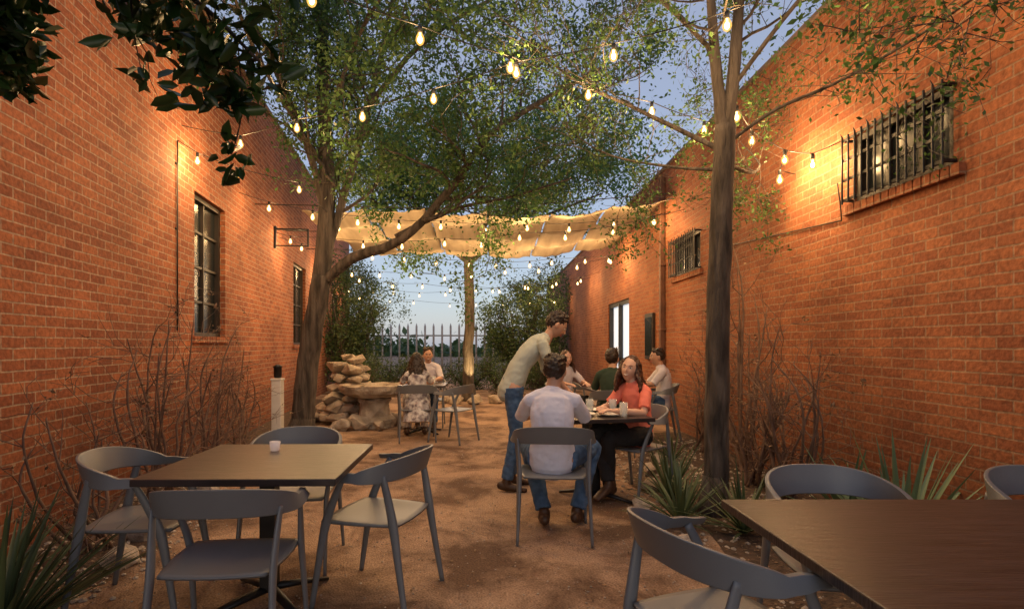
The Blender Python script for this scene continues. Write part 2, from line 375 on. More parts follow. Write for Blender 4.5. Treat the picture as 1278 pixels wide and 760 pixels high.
for x in (a+.04,(a+b_)/2,b_-.04): mb.box((x,.07,d/2),(.09,.09,d-.04))
for z in (d-.05,.09,1.0): mb.box(((a+b_)/2,.072,z),(b_-a-.1,.07,.09))
part('frame',mb,M_black,dr,False)
mb=MB()
for s in(-1,1): mb.tube([((a+b_)/2+s*.09,.0,.85),((a+b_)/2+s*.09,.0,1.3)],[.012]*2,8)
part('handle',mb,M_chair,dr)
mb=MB(); xx=uR(9.55); mb.box((xx,-.05,2.1),(.09,.08,4.2)); 
for z in(.5,1.6,2.7,3.8): mb.box((xx,-.045,z),(.13,.1,.03))
part('downspout',mb,pmat('spout',(.16,.07,.04),rough=.6),br,False,bevel=.01)
mb=MB(); mb.tube([(uR(7.0),-.012,2.58),(uR(4.75),-.012,2.40),(uR(4.72),-.04,2.52),(uR(4.7),-.08,2.7)],[.006]*4,8)
part('conduit',mb,M_wood,br)
mb=MB(); mb.box((uR(10.35),-.03,1.5),(.5,.05,.85)); mn=part('notice_board',mb,M_wood,br,False,bevel=.006)
mb=MB(); mb.box((uR(10.35),-.06,1.5),(.4,.01,.7)); part('board_face',mb,M_glass,mn,False)
# ------------------------------------------------------------------ chairs and tables
def make_chair():
    r=thing('chair','grey moulded chair with curved wraparound backrest','chair',(0,0,0),0,'grey patio chairs')
    mb=MB(); nu,nv=18,14; vs=[];fs=[]
    def outline(u,v):
        x=u*math.sqrt(1-v*v*.14);y=v*math.sqrt(1-u*u*.16)
        return x*.236*(1+.06*v),y*.225
    for layer in(0,1):
        for j in range(nv+1):
            for i in range(nu+1):
                u=i/nu*2-1;v=j/nv*2-1; x,y=outline(u,v); e=max(abs(u),abs(v))
                z=.455-.018*(1-u*u)*(1-v*v) -.005*e**8 -(.03*max(0,v-.6)**2)
                if layer: z-=.024-.010*e**4
                vs.append((x,y,z))
    n1=(nu+1)*(nv+1)
    for j in range(nv):
        for i in range(nu):
            a=j*(nu+1)+i; fs.append((a,a+1,a+nu+2,a+nu+1)); fs.append((n1+a,n1+a+nu+1,n1+a+nu+2,n1+a+1))
    per=[i for i in range(nu+1)]+[j*(nu+1)+nu for j in range(1,nv+1)]+[nv*(nu+1)+i for i in range(nu-1,-1,-1)]+[j*(nu+1) for j in range(nv-1,0,-1)]
    for k in range(len(per)):
        a,b_=per[k],per[(k+1)%len(per)]; fs.append((a,n1+a,n1+b_,b_))
    mb.add(vs,fs); so_=part('seat',mb,M_chair,r); so_.modifiers.new('w','WEIGHTED_NORMAL')
    mb=MB(); n=40; vs=[];fs=[]
    CS=((-1,-.92),(-.7,-1),(.7,-1),(1,-.92),(1,.92),(.7,1),(-.7,1),(-1,.92)); m8=8
    for i in range(n+1):
        t=math.radians(-106+212*i/n); c=math.cos(t); k=max(0,c)
        sx=abs(math.sin(t))**.82*(1 if t>0 else -1)
        cx=.283*sx; cy=-.01-.25*(c**.9) if c>0 else -.01-.5*c
        zc=.688+.052*k**1.0; h=(.022+.040*k**.6)*(1 if abs(i-n/2)<n/2-1 else .7); nrm=V((math.sin(t),-max(c,0.05),0)).normalized()
        th=.007+.006*(1-k); tilt=.022*k-.012*(1-k)
        p=V((cx,cy,zc))
        for (s,q) in CS: vs.append(p+nrm*(th*s+tilt*q)+V((0,0,h*q)))
    for i in range(n):
        for k in range(m8): fs.append((i*m8+k,i*m8+(k+1)%m8,(i+1)*m8+(k+1)%m8,(i+1)*m8+k))
    fs.append(tuple(reversed(range(m8)))); fs.append(tuple(n*m8+k for k in range(m8)))
    mb.add(vs,fs); bo=part('backrest',mb,M_chair,r); bo.modifiers.new('w','WEIGHTED_NORMAL')
    for s in(-1,1):
        mb=MB(); P,R=smooth_pts([(s*.250,-.275,0),(s*.240,-.232,.25),(s*.234,-.20,.45),(s*.242,-.172,.60),(s*.250,-.148,.70)],[(.010,.014),(.013,.019),(.015,.025),(.012,.021),(.008,.018)],4)
        mb.tube(P,R,10,ref=(1,0,0)); part('leg',mb,M_chair,r)
        mb=MB(); P,R=smooth_pts([(s*.258,.245,0),(s*.252,.205,.25),(s*.248,.168,.44),(s*.260,.11,.58),(s*.270,.06,.68)],[(.010,.014),(.013,.019),(.015,.025),(.012,.020),(.008,.016)],4)
        mb.tube(P,R,10,ref=(1,0,0)); part('leg',mb,M_chair,r)
    return r
CH=make_chair()
D=math.radians
def put(root,items):
    for i,(x,y,h,lab) in enumerate(items):
        if i==0: root.location=(x,y,0); root.rotation_euler=(0,0,D(h)); root["label"]=lab
        else: clone(root,(x,y,0),D(h),lab)
E='empty grey curved-back chair pulled up to dark square table'
chairs=[(-1.10,2.40,4,E),(-1.80,2.95,-82,E),(-.60,3.05,74,E),(-1.22,3.5,182,E),
 (.76,1.82,-74,'empty grey curved-back chair beside dark long table'),(1.47,2.30,180,'empty grey curved-back chair beside dark long table'),(2.42,2.28,176,'empty grey curved-back chair beside dark long table'),
 (.46,4.02,-4,'grey chair carrying a seated man in white shirt'),(1.30,5.05,125,'grey chair carrying a woman in coral top'),
 (2.42,8.0,80,'grey chair under a man in pale shirt'),(1.55,7.0,-12,'grey chair under a man in dark green shirt'),(1.15,8.4,200,'grey chair under a woman with auburn hair'),
 (-1.02,7.95,10,'grey chair under a woman in patterned dress'),(-1.0,9.3,180,'grey chair under a person in pale shirt'),(-.5,7.85,60,'empty grey chair beside cafe table')]
put(CH,chairs)
def make_table(w,d,label,loc,rz=0,two=False,H=.745):
    r=thing('table',label,'table',loc,rz,'dark patio tables')
    mb=MB(); mb.box((0,0,H-.017),(w,d,.034)); part('tabletop',mb,M_table,r,False,bevel=.005)
    for cx in ((-w*.28,w*.28) if two else (0,)):
        mb=MB(); mb.box((cx,0,(H-.034+.05)/2),(.08,.08,H-.034-.06)); mb.box((cx,0,H-.046),(.4,.06,.02)); part('column',mb,M_black,r,False,bevel=.004)
        mb=MB()
        for k in range(4):
            a=math.pi/4+k*math.pi/2; ex,ey=.34*math.cos(a),.34*math.sin(a)
            mb.tube([(cx,0,.07),(cx+ex*.5,ey*.5,.045),(cx+ex,ey,.012)],[(.03,.022),(.026,.018),(.018,.011)],8)
        part('base',mb,M_black,r)
    return r
make_table(.92,.9,'dark square patio table with a small candle on top',(-1.16,2.97,0),D(1))
make_table(1.6,.92,'long dark wooden-topped patio table',(1.71,1.74,0),0,True)
make_table(.76,.76,'square dining table set with plates and glasses',(.93,4.93,0),D(12))
make_table(.76,.76,'square cafe table between seated guests',(1.75,7.75,0),D(5))
make_table(.7,.7,'square cafe table between two guests',(-1.0,8.62,0),0)
def lathe_thing(name,label,cat,prof,mat,loc,group=None):
    mb=MB(); mb.lathe(prof,24); return solo(name,mb,mat,label,cat,True,group,loc=loc)
M_cg,_nt,_b,_o=newmat('candle_glass'); _b.inputs['Base Color'].default_value=(.8,.75,.75,1); _b.inputs['Roughness'].default_value=.1; _b.inputs['Alpha'].default_value=.55; _b.inputs['Emission Color'].default_value=(1,.7,.6,1); _b.inputs['Emission Strength'].default_value=.12
lathe_thing('votive_candle','small pale glass votive candle on dark table','candle',[(.022,0),(.027,.008),(.030,.052),(.026,.053),(.024,.024),(.001,.023)],M_cg,(-1.22,3.2,.746))
pp=[(.05,0),(.055,.004),(.11,.016),(.115,.02),(.108,.019),(.05,.008),(.001,.007)]
gp=[(.028,0),(.031,.004),(.036,.12),(.033,.12),(.029,.012),(.001,.01)]
pl=lathe_thing('plate','round white plate on dining table','plate',pp,M_white,(.80,4.80,.746),'white plates')
for p in [(1.03,4.78,.746),(.95,5.1,.746),(1.7,7.7,.746),(1.9,7.9,.746),(-1.0,8.5,.746)]: clone(pl,p)
gl=lathe_thing('drinking_glass','clear drinking glass on dining table','glass',gp,M_drink,(.7,4.98,.746),'drinking glasses')
for p in [(1.1,4.98,.746),(1.13,4.7,.746),(.9,5.0,.746),(1.6,7.9,.746),(-.85,8.65,.746)]: clone(gl,p)
# ------------------------------------------------------------------ trees
def rdir(d,ang):
    d=d.normalized(); o=d.orthogonal().normalized(); o=Matrix.Rotation(random.uniform(0,2*math.pi),3,d)@o
    return (d*math.cos(ang)+o*math.sin(ang)).normalized()
class Tree:
    def __init__(s,up=.06,wob=.22,kids=(7,6,4),lens=(1.5,.75,.38),rk=1.0): s.mb=MB(); s.lp=[]; s.up=up; s.wob=wob; s.kids=kids; s.lens=lens; s.rk=rk
    def limb(s,pts,r0,r1,seg=10,t0=.3,lvl=0,sub=5,nk=None,jit=.12):
        n=len(pts); rad=[r0+(r1-r0)*i/(n-1) for i in range(n)]
        P,R=smooth_pts(pts,rad,sub)
        P=[p+V((random.gauss(0,1),random.gauss(0,1),random.gauss(0,.5)))*R[i][0]*jit if 0<i<len(P)-1 else p for i,p in enumerate(P)]
        R=[(a*random.uniform(1-jit*.7,1+jit*.7),b*random.uniform(1-jit*.7,1+jit*.7)) for a,b in R]
        s.mb.tube(P,R,seg)
        if t0<1: s.spawn(P,[r[0] for r in R],lvl,t0,nk)
    def spawn(s,P,R,lvl,t0,nk=None):
        k=nk or s.kids[lvl]
        for i in range(k):
            t=t0+(1-t0)*(i+random.random()*.9)/k; idx=min(int(t*(len(P)-1)),len(P)-2)
            d=(P[idx+1]-P[idx]).normalized(); s.branch(P[idx],rdir(d,random.uniform(.5,1.15)),s.lens[lvl]*random.uniform(.6,1.25),max(min(R[idx]*.5,.028/(lvl+1)**1.2)*s.rk,.003),lvl+1)
    def branch(s,p,d,L,r,lvl):
        n=max(3,int(L/.13)); P=[p.copy()];R=[r]; d=d.copy()
        for i in range(n):
            d=(d+V((random.gauss(0,1),random.gauss(0,1),random.gauss(0,1)))*s.wob+V((0,0,s.up))).normalized()
            P.append(P[-1]+d*(L/n)); R.append(r*(1-.75*(i+1)/n))
        s.mb.tube(P,R,4 if lvl>1 else 6,cap=False)
        if lvl<len(s.kids): s.spawn(P,R,lvl,.2)
        if lvl>=len(s.kids): s.lp.extend([tuple(q) for q in P[1:]])
        elif lvl==len(s.kids)-1: s.lp.extend([tuple(q) for q in P[len(P)//2:]])
def finish(T,label,loc,leafn,size,lm,spread=.07,bark=None,name='tree',cat='tree',group=None,big=False):
    r=thing(name,label,cat,loc,0,group); off=V(loc)
    T.mb.v=[tuple(V(v)-off) for v in T.mb.v]; part('trunk',T.mb,bark or M_bark,r)
    if leafn:
        lp=np.array(T.lp)-np.array(loc)
        # leaves gather in tufts round a subset of the twig points
        nt_=max(50,leafn//12); tuft=lp[rng.integers(0,len(lp),nt_)]
        idx=rng.integers(0,nt_,leafn); c=tuft[idx]+rng.normal(size=(leafn,3))*spread
        leaves(c,size,lm,'crown',r,big=big)
    return r
T=Tree(kids=(9,6,4),lens=(1.6,.8,.4))
T.limb([(-2.76,8.2,-.02),(-2.71,8.2,.25),(-2.65,8.2,1.1),(-2.42,8.15,2.35)],.18,.14,18,1,jit=.06); T.mb.tube([(-2.8,8.2,-.02),(-2.74,8.2,.12),(-2.7,8.2,.3)],[.26,.20,.165],16)
T.limb([(-2.45,8.16,2.2),(-2.36,8.2,3.46),(-2.44,8.3,4.86),(-2.5,8.4,6.4),(-2.6,8.5,7.8)],.135,.07,nk=11,jit=.05)
T.limb([(-2.42,8.15,2.3),(-2.3,8.2,2.9),(-2.0,8.3,4.0),(-1.64,8.5,5.7),(-1.3,8.6,7.4)],.08,.03,nk=11)
T.limb([(-2.38,8.2,3.2),(-2.6,8,4.2),(-3.1,7.7,5.5),(-3.6,7.3,6.6)],.06,.02,nk=11)
T.limb([(-2.4,8.2,3.9),(-2.9,7.3,4.9),(-2.9,6.4,5.3),(-2.6,5.6,5.5)],.035,.012,nk=9)
T.limb([(-2.44,8.15,2.2),(-1.95,8,2.58),(-1.2,7.8,2.82),(-.5,7.6,3.47),(0,7.4,4.1),(.73,7.2,4.5),(1.4,7,4.8)],.085,.02,t0=.4,nk=11)
T.limb([(-1.3,7.8,2.85),(-.5,7.9,3.25),(.3,8,3.45),(1.2,8.1,3.75)],.035,.012,nk=6)
T.limb([(-1.8,8.4,4.9),(-1.0,8,5.6),(0,7.6,6.0),(.8,7.3,6.2)],.045,.015)
T.limb([(-2.4,8.2,4.4),(-1.8,7.2,5.0),(-1.3,6.4,5.2),(-.8,5.8,5.3)],.035,.012,nk=9)
finish(T,'tall forked tree with leaning trunk and fine green leaves beside fountain',(-2.72,8.2,0),72000,.064,M_leafA,.085)
T=Tree(kids=(8,5,4),lens=(1.1,.6,.32),wob=.25,rk=.65)
T.mb.tube([(1.80,4.5,-.02),(1.81,4.5,.1),(1.82,4.5,.3)],[.15,.115,.098],14)
T.limb([(1.82,4.5,.02),(1.83,4.5,.8),(1.84,4.5,1.6),(1.87,4.5,2.5),(1.9,4.5,3.1)],.098,.080,20,1,sub=6,jit=.035)
T.limb([(1.89,4.5,3.0),(1.82,4.5,3.6),(1.74,4.45,4.3),(1.6,4.4,5.3)],.055,.02,jit=.06)
T.limb([(1.9,4.5,2.95),(1.98,4.5,3.73),(2.04,4.5,4.5),(2.15,4.6,5.5)],.06,.02,jit=.06)
T.limb([(1.9,4.5,2.95),(2.2,4.3,3.15),(2.55,4.0,3.25),(2.8,3.5,3.35),(2.85,2.9,3.4)],.016,.005)
T.limb([(1.95,4.5,3.4),(2.3,4.2,3.9),(2.6,3.8,4.2),(2.8,3.4,4.5)],.02,.006,nk=10)
T.limb([(1.88,4.5,2.9),(1.3,4.9,3.4),(.8,5.2,3.8),(.2,5.4,4.4)],.022,.006,nk=9)
T.limb([(1.87,4.5,2.75),(1.6,4.9,2.9),(1.2,5.5,3.2),(.9,6.0,3.6)],.016,.005)
T.limb([(1.9,4.5,2.8),(2.3,4.9,2.85),(2.6,5.4,3.1),(2.7,6.0,3.5)],.018,.005)
T.limb([(1.8,4.5,3.7),(1.2,4.2,4.0),(.6,4.0,4.2),(.1,3.9,4.5)],.02,.006,nk=9)
finish(T,'slender grey-barked tree with sparse leaves in planting bed',(1.82,4.5,0),22000,.043,M_leafA,.055)
T=Tree(kids=(9,6,4),lens=(1.9,.95,.5))
T.mb.tube([(-.48,13.5,-.02),(-.48,13.5,.12),(-.48,13.5,.35)],[.24,.18,.145],14)
T.limb([(-.48,13.5,.02),(-.5,13.5,1),(-.46,13.5,2),(-.5,13.5,3.5)],.14,.11,14,1,jit=.05)
for e in [((-1.3,13.3,4.3),(-2.6,13.2,5.4)),((-.3,13.6,4.8),(-.1,13.6,6.9)),((.6,13.4,4.5),(2.0,13.3,5.6)),((-1.5,12.8,4.0),(-3.2,12.6,4.9)),((.8,13,4.1),(2.6,12.8,4.8)),((-.9,13.9,4.8),(-1.6,14,6.6)),((.5,14,4.8),(1.2,14.2,6.2))]:
    T.limb([(-.49,13.5,3.3),e[0],e[1]],.055,.018)
finish(T,'broad-crowned green tree with trunk lit warmly from below',(-.48,13.5,0),48000,.09,M_leafB,.14)
def shrub_tree(x,y,h,wd,n,label,lm=None,size=.09,name='tree'):
    T=Tree(kids=(7,5,3),lens=(h*.35,h*.18,h*.1),up=.1)
    for k in range(6):
        a=random.uniform(0,6.28); T.limb([(x,y,0),(x+wd*.3*math.cos(a),y+wd*.3*math.sin(a),h*.4),(x+wd*.5*math.cos(a),y+wd*.5*math.sin(a),h*random.uniform(.65,.9))],.05,.01,8,t0=.1)
    finish(T,label,(x,y,0),n,size,lm or M_leafD,.12,name=name,cat='tree' if name=='tree' else 'shrub')
shrub_tree(-4.0,16.5,3.4,1.7,12000,'dense green multi-stemmed tree by the wall')
shrub_tree(.9,17.5,3.3,1.4,12000,'bushy evergreen tree behind the dining area')
shrub_tree(2.2,21,3.6,1.4,10000,'leafy tree close to brick wall')
shrub_tree(-5.4,20.5,4.0,1.6,10000,'tall leafy tree at the end of courtyard')
for x,y,h in [(-2.8,15.5,.9),(-1.7,16.2,.75),(-.6,17,.85),(.4,15.2,1.0),(1.4,16.5,1.2),(-3.3,13.8,.9)]:
    shrub_tree(x,y,h,1.3,4000,'low rounded dark green shrub on gravel',size=.06,name='shrub')
c=np.stack([rng.uniform(-60,60,9000),rng.uniform(60,80,9000),np.abs(rng.normal(0,.8,9000))],1); c[:,2]*=1+.4*np.sin(c[:,0]*.35)+.3*np.sin(c[:,0]*1.1)
o=leaves(c,1.2,M_leafD,'distant_wood',None); o["kind"]="stuff"
f=thing('fence','tall pale picket fence across end of courtyard','fence',(0,25,0))
mb=MB()
for i in range(30): 
    x=-5.5+i*.38; mb.tube([(x,0,0),(x,0,2.15),(x,0,2.3)],[.045,.045,.008],6)
part('pickets',mb,pmat('fence_paint',(.55,.55,.55),rough=.6),f)
mb=MB(); mb.box((0,.06,.4),(11,.04,.06)); mb.box((0,.06,1.75),(11,.04,.06)); part('rail',mb,M_chair,f,False)
T=Tree(kids=(5,4),lens=(.36,.2),wob=.18,up=-.03)
T.limb([(-2.42,1.2,0),(-2.4,1.25,1.4),(-2.3,1.35,2.8)],.09,.06,12,1)
T.limb([(-2.3,1.35,2.8),(-1.95,1.7,2.95),(-1.5,1.95,2.82),(-1.08,2.0,2.60),(-.82,2.0,2.36)],.022,.005,8,t0=.25,nk=8)
T.limb([(-2.3,1.35,2.8),(-2.05,1.7,2.86),(-1.8,1.95,2.68),(-1.7,2.0,2.58)],.02,.005,8,t0=.3,nk=4)
T.limb([(-2.3,1.35,2.8),(-1.85,1.6,3.03),(-1.4,1.9,2.96),(-1.12,2.0,2.82)],.022,.005,8,t0=.2,nk=8)
T.limb([(-2.3,1.35,2.8),(-2.0,1.9,3.02),(-1.75,2.3,3.06),(-1.5,2.5,3.02)],.022,.005,8,t0=.2,nk=7)
T.limb([(-2.3,1.35,2.8),(-2.1,1.9,2.97),(-1.95,2.3,2.94)],.022,.005,8,t0=.2,nk=6)
# added crown, out of view overhead, to shade the near end of the patio
T.lens=(.9,.5)
for e in [((-1.2,.6,3.6),(.2,.2,3.9)),((-1.3,-.2,3.6),(-.2,-1.2,4.0)),((-1.0,1.1,3.8),(.6,1.0,4.1)),((-1.8,.3,3.6),(-1.4,-1.0,3.9)),((-.6,.6,3.9),(1.6,.4,4.2)),((-.4,.0,3.9),(1.8,-.8,4.2))]:
    T.limb([(-2.3,1.33,2.75),e[0],e[1]],.05,.012,8,t0=.3,nk=12)
finish(T,'evergreen tree branch with large glossy dark leaves overhanging patio, plus an added unseen crown for shade',(-2.42,1.2,0),15000,.088,M_leafC,.035,big=True)
def bare(x,y,h,n,spread,label,dirx=0,rk=1):
    T=Tree(kids=(4,3),lens=(h*.38,h*.24),wob=.32,up=.03)
    for i in range(n):
        a=random.uniform(0,6.28); s_=random.uniform(.4,1)*spread
        ex,ey=math.cos(a)*s_*.45+dirx*s_*.4,math.sin(a)*s_
        hh=h*random.uniform(.55,1.05); bow=random.uniform(-.15,.15)
        T.limb([(x+random.uniform(-.1,.1),y+random.uniform(-.15,.15),0),(x+ex*.4+random.uniform(-.08,.08),y+ey*.7+bow,hh*.35),(x+ex*.8,y+ey*1.1+bow,hh*.75),(x+ex+random.uniform(-.08,.08),y+ey*.9,hh)],random.uniform(.012,.020)*rk,.004,6,t0=.15,jit=.3)
    lp=len(T.lp)
    finish(T,label,(x,y,0),int(lp*.35),.035,M_litter,.02,bark=M_twig,name='shrub',cat='shrub',group='bare shrubs along the walls')
bare(-2.72,4.7,1.6,12,.7,'leafless twiggy shrub against brick wall')
bare(-2.92,5.7,1.5,11,.7,'leafless twiggy shrub against brick wall')
bare(-2.6,3.7,.95,8,.5,'leafless twiggy shrub against brick wall')
bare(-3.05,6.9,1.1,9,.6,'leafless twiggy shrub against brick wall')
bare(2.72,5.9,2.4,8,.6,'tall leafless climbing shrub against brick wall',-.2,1.4)
bare(2.60,4.9,1.45,12,.6,'leafless twiggy shrub against brick wall',-.25,1.1)
bare(2.55,5.4,1.2,12,.6,'leafless twiggy shrub against brick wall',-.35,1.1)
bare(2.72,7.2,1.3,8,.5,'leafless twiggy shrub against brick wall',-.2)
def spiky(x,y,n,L,wd,mat,label,name='agave'):
    mb=MB()
    for i in range(n):
        a=random.uniform(0,6.283); el=random.uniform(.3,1.4); l=L*random.uniform(.7,1.1)
        d=V((math.cos(a)*math.cos(el),math.sin(a)*math.cos(el),math.sin(el))); sd=V((-math.sin(a),math.cos(a),0)); up=sd.cross(d)*-1
        if up.z<0: up=-up
        vs=[];m=7
        for k in range(m+1):
            t=k/m; wd2=wd*(.75+.6*t-1.35*t*t) if t<.99 else .001
            p=V((0,0,.02))+d*(l*t)+V((0,0,-1))*(.18*l*t*t*math.cos(el))
            vs+= [p-sd*wd2+up*wd2*.35,p-up*wd2*.1,p+sd*wd2+up*wd2*.35]
        fs=[]
        for k in range(m):
            for j in(0,1): fs.append((k*3+j,k*3+j+1,(k+1)*3+j+1,(k+1)*3+j))
        mb.add(vs,fs)
    o=part(name,mb,mat,None,True); o.location=(x,y,0); o["label"]=label;o["category"]='plant';o["group"]='spiky plants in the beds'
spiky(2.5,3.40,60,.84,.026,M_agave,'green agave with many pointed leaves beside wall')
spiky(2.62,4.1,40,.66,.022,M_agave,'green agave with many pointed leaves beside wall')
spiky(1.42,4.15,60,.54,.016,M_yucca,'dark spiky yucca at the base of tree','yucca')
spiky(1.80,3.95,50,.55,.016,M_yucca,'dark spiky yucca at the base of tree','yucca')
spiky(1.55,4.8,50,.6,.016,M_yucca,'dark spiky yucca at the base of tree','yucca')
spiky(-2.15,2.45,90,.78,.019,M_yucca,'large dark yucca with narrow leaves by wall','yucca')
spiky(-2.55,2.9,50,.6,.018,M_yucca,'large dark yucca with narrow leaves by wall','yucca')
spiky(2.1,6.4,30,.4,.014,M_yucca,'dark spiky yucca in gravel bed','yucca')
def boulder(x,y,z,r,sq=(1,1,.75)):
    bm=bmesh.new()
    for i in range(18):
        p=V((random.gauss(0,1),random.gauss(0,1),random.gauss(0,1))).normalized()*r*random.uniform(.78,1.1)
        bm.verts.new((p.x*sq[0],p.y*sq[1],p.z*sq[2]))
    bmesh.ops.convex_hull(bm,input=bm.verts)
    for v in [v for v in bm.verts if not v.link_faces]: bm.verts.remove(v)
    me=bpy.data.meshes.new('boulder'); bm.to_mesh(me); bm.free(); me.materials.append(M_stone)
    o=link(bpy.data.objects.new('boulder',me)); m=o.modifiers.new('b','BEVEL'); m.width=r*.05; m.segments=2; m.angle_limit=.3
    o.location=(x,y,z); o.rotation_euler=(0,0,random.uniform(0,3)); o["label"]='rough pale limestone boulder'; o["category"]='rock'; o["group"]='limestone boulders'
for lv,(cnt,wd_) in enumerate([(11,.66),(10,.58),(9,.5),(8,.42),(6,.34),(5,.26),(3,.16)]):
    for i in range(cnt):
        a=6.283*i/cnt+lv; boulder(-2.42+math.cos(a)*wd_*random.uniform(.4,1),9.85+math.sin(a)*wd_*.6,.10+lv*.17+random.uniform(-.03,.03),random.uniform(.11,.22),(1.2,1,.62))
for x,y,z,r in [(-2.05,8.9,.12,.2),(-2.35,8.75,.1,.2),(-1.55,9.5,.1,.18),(-1.4,9.9,.1,.16),(-1.35,9.0,.06,.1),(-1.75,8.8,.07,.13),
  (-1.1,13.0,.1,.22),(-.75,12.7,.1,.2),(-.3,12.65,.1,.2),(.15,12.9,.1,.2),(.3,13.3,.1,.22),(-1.3,13.5,.1,.2),
  (-2.25,3.4,.05,.12),(-2.4,3.9,.05,.11),(-2.3,4.4,.06,.13),(-2.5,5.0,.05,.12),(-2.45,5.6,.06,.13),(-2.6,6.2,.06,.14),(-2.65,6.9,.07,.15),(-2.5,7.4,.07,.14),
  (1.35,3.3,.04,.1),(1.3,3.7,.04,.09),(1.25,4.5,.05,.11),(1.5,5.2,.05,.1),(1.65,5.8,.05,.11),(1.9,6.4,.05,.1)]:
    boulder(x,y,z,r)
f=thing('fountain','weathered stone basin fountain beside stacked boulders','fountain',(-1.9,9.3,0))
def rough(mb,a=.012):
    mb.v=[(x+random.gauss(0,a),y+random.gauss(0,a),z+random.gauss(0,a*.6)) for x,y,z in mb.v]; return mb
mb=MB(); mb.lathe([(.34,0),(.34,.12),(.27,.18),(.24,.28),(.24,.38),(.27,.44),(.26,.47)],16); part('pedestal',rough(mb,.016),M_stone,f,False)
mb=MB(); mb.lathe([(.15,.46),(.38,.50),(.5,.56),(.54,.62),(.55,.69),(.51,.695),(.46,.64),(.3,.62),(.02,.61)],26); part('basin',rough(mb,.010),M_stone,f,False)
p=thing('garden_lantern','pale stone pillar with black lantern head','lantern',(-2.86,7.6,0))
mb=MB(); mb.box((0,0,.03),(.18,.18,.06)); mb.box((0,0,.45),(.13,.13,.84)); mb.box((0,0,.88),(.15,.15,.03)); part('pillar',mb,M_white,p,False,bevel=.01)
mb=MB(); mb.lathe([(.04,.9),(.052,.92),(.052,1.04),(.07,1.05),(.02,1.08)],12); part('lamp_shade',mb,M_black,p)
# ------------------------------------------------------------------ shade sail
s=thing('shade_canopy','cream fabric shade canopy slung between brick walls','canopy',(0,0,0))
for k in range(6):
    xa=-3.0+k*1.0; xb=xa+.97
    mb=MB(); vs=[];fs=[]; nu,nv=12,60; ph=random.uniform(0,6)
    for j in range(nv+1):
        y=9.0+4.2*j/nv
        for i in range(nu+1):
            u=i/nu; x=xa+(xb-xa)*u
            z=3.42+.09*abs(math.cos((y-9)/4.2*math.pi*3+k*.35))-.06*math.sin(math.pi*u)+.03*math.sin(k*1.7)+.012*math.sin(x*23+y*3+ph)+(.25*max(0,(x-1.2))/1.8)
            vs.append((x,y,z))
    for j in range(nv):
        for i in range(nu): fs.append((j*(nu+1)+i,j*(nu+1)+i+1,(j+1)*(nu+1)+i+1,(j+1)*(nu+1)+i))
    mb.add(vs,fs); o=part('fabric_panel',mb,M_cloth,s)
    m=o.modifiers.new('s','SOLIDIFY'); m.thickness=.004
mb=MB()
for y in (9.0,11.1,13.2): mb.tube([(LX(y),y,3.60),(-.2,y,3.52),(3.0,y,3.78)],[.008]*3,6)
part('cable',mb,M_black,s)
# ------------------------------------------------------------------ string lights
mbb=MB(); mbb.lathe([(.008,-.125),(.024,-.112),(.033,-.09),(.031,-.065),(.018,-.038),(.012,-.02)],14); me_env=mesh_from(mbb,'bulb'); me_env.materials.append(M_bulb)
mbb=MB(); mbb.ell((0,0,-.083),(.018,.018,.026),None,10,8); mbb.tube([(0,0,-.03),(0,0,-.06)],[.006,.006],6); me_fil=mesh_from(mbb,'filament'); me_fil.materials.append(M_fil)
mbb=MB(); mbb.lathe([(.014,-.035),(.017,-.03),(.017,.015),(.006,.025)],10); me_soc=mesh_from(mbb,'socket'); me_soc.materials.append(M_black)
lamps={}
def lampdata(e):
    if e not in lamps:
        l=bpy.data.lights.new('bulb_light','POINT'); l.energy=e; l.color=(1,.60,.25); l.shadow_soft_size=.062; lamps[e]=l
    return lamps[e]
def lights(pts,anchors,e,size=1.05,lab='string of glowing warm bulbs hung between brick walls'):
    r=thing('string_lights',lab,'string lights',(0,0,0),0,'strings of bulbs over the courtyard')
    mb=MB(); P=[V(anchors[0])]+[V(p) for p in pts]+[V(anchors[1])]; W=[]
    for i in range(len(P)-1):
        a,b_=P[i],P[i+1]
        for k in range(6):
            t=k/6; q=a.lerp(b_,t); q.z-=.10*(b_-a).length*t*(1-t)*.6; W.append(q)
    W.append(P[-1]); W=[q+V((0,0,.02)) for q in W]
    mb.tube(W,[.0045]*len(W),5); part('wire',mb,M_black,r)
    for p in pts:
        b_=link(bpy.data.objects.new('bulb',me_env),r); b_.location=p; b_.scale=(size,)*3
        link(bpy.data.objects.new('filament',me_fil),b_)
        q=link(bpy.data.objects.new('socket',me_soc),b_)
        l=link(bpy.data.objects.new('bulb_light',lampdata(e)),b_); l.location=(0,0,-.078)
lights([(-2.7,6.1,3.6),(-1.95,5.7,3.62),(-1.21,5.37,3.6),(-.49,4.98,3.6),(.22,4.5,3.6),(.95,4.27,3.62),(1.64,3.86,3.62),(2.2,3.3,3.62)],[(LX(6.2),6.2,3.75),(3.0,2.7,3.8)],26,.95)
lights([(-1.13,3.58,3.62),(-.49,4.0,3.6),(.17,4.42,3.6),(.87,4.9,3.6),(1.54,5.3,3.62),(2.19,5.7,3.6)],[(LX(3.0),3.0,3.8),(3.0,6.2,3.7)],26,.95)
lights([(-3.22,6.2,3.45),(-2.95,6.56,3.4),(-2.4,7.1,3.38),(-2.3,8.6,3.2)],[(LX(6.1),6.1,3.55),(-2.2,9.0,3.5)],28,.95)
lights([(2.1,4.75,3.35),(2.43,5.18,3.3),(2.77,5.25,3.15),(2.80,4.85,2.98)],[(1.92,4.5,3.3),(3.0,4.65,3.05)],22,.95)
lights([(2.75,5.3,2.98)],[(2.77,5.2,3.13),(3.0,5.5,3.0)],22,.95)
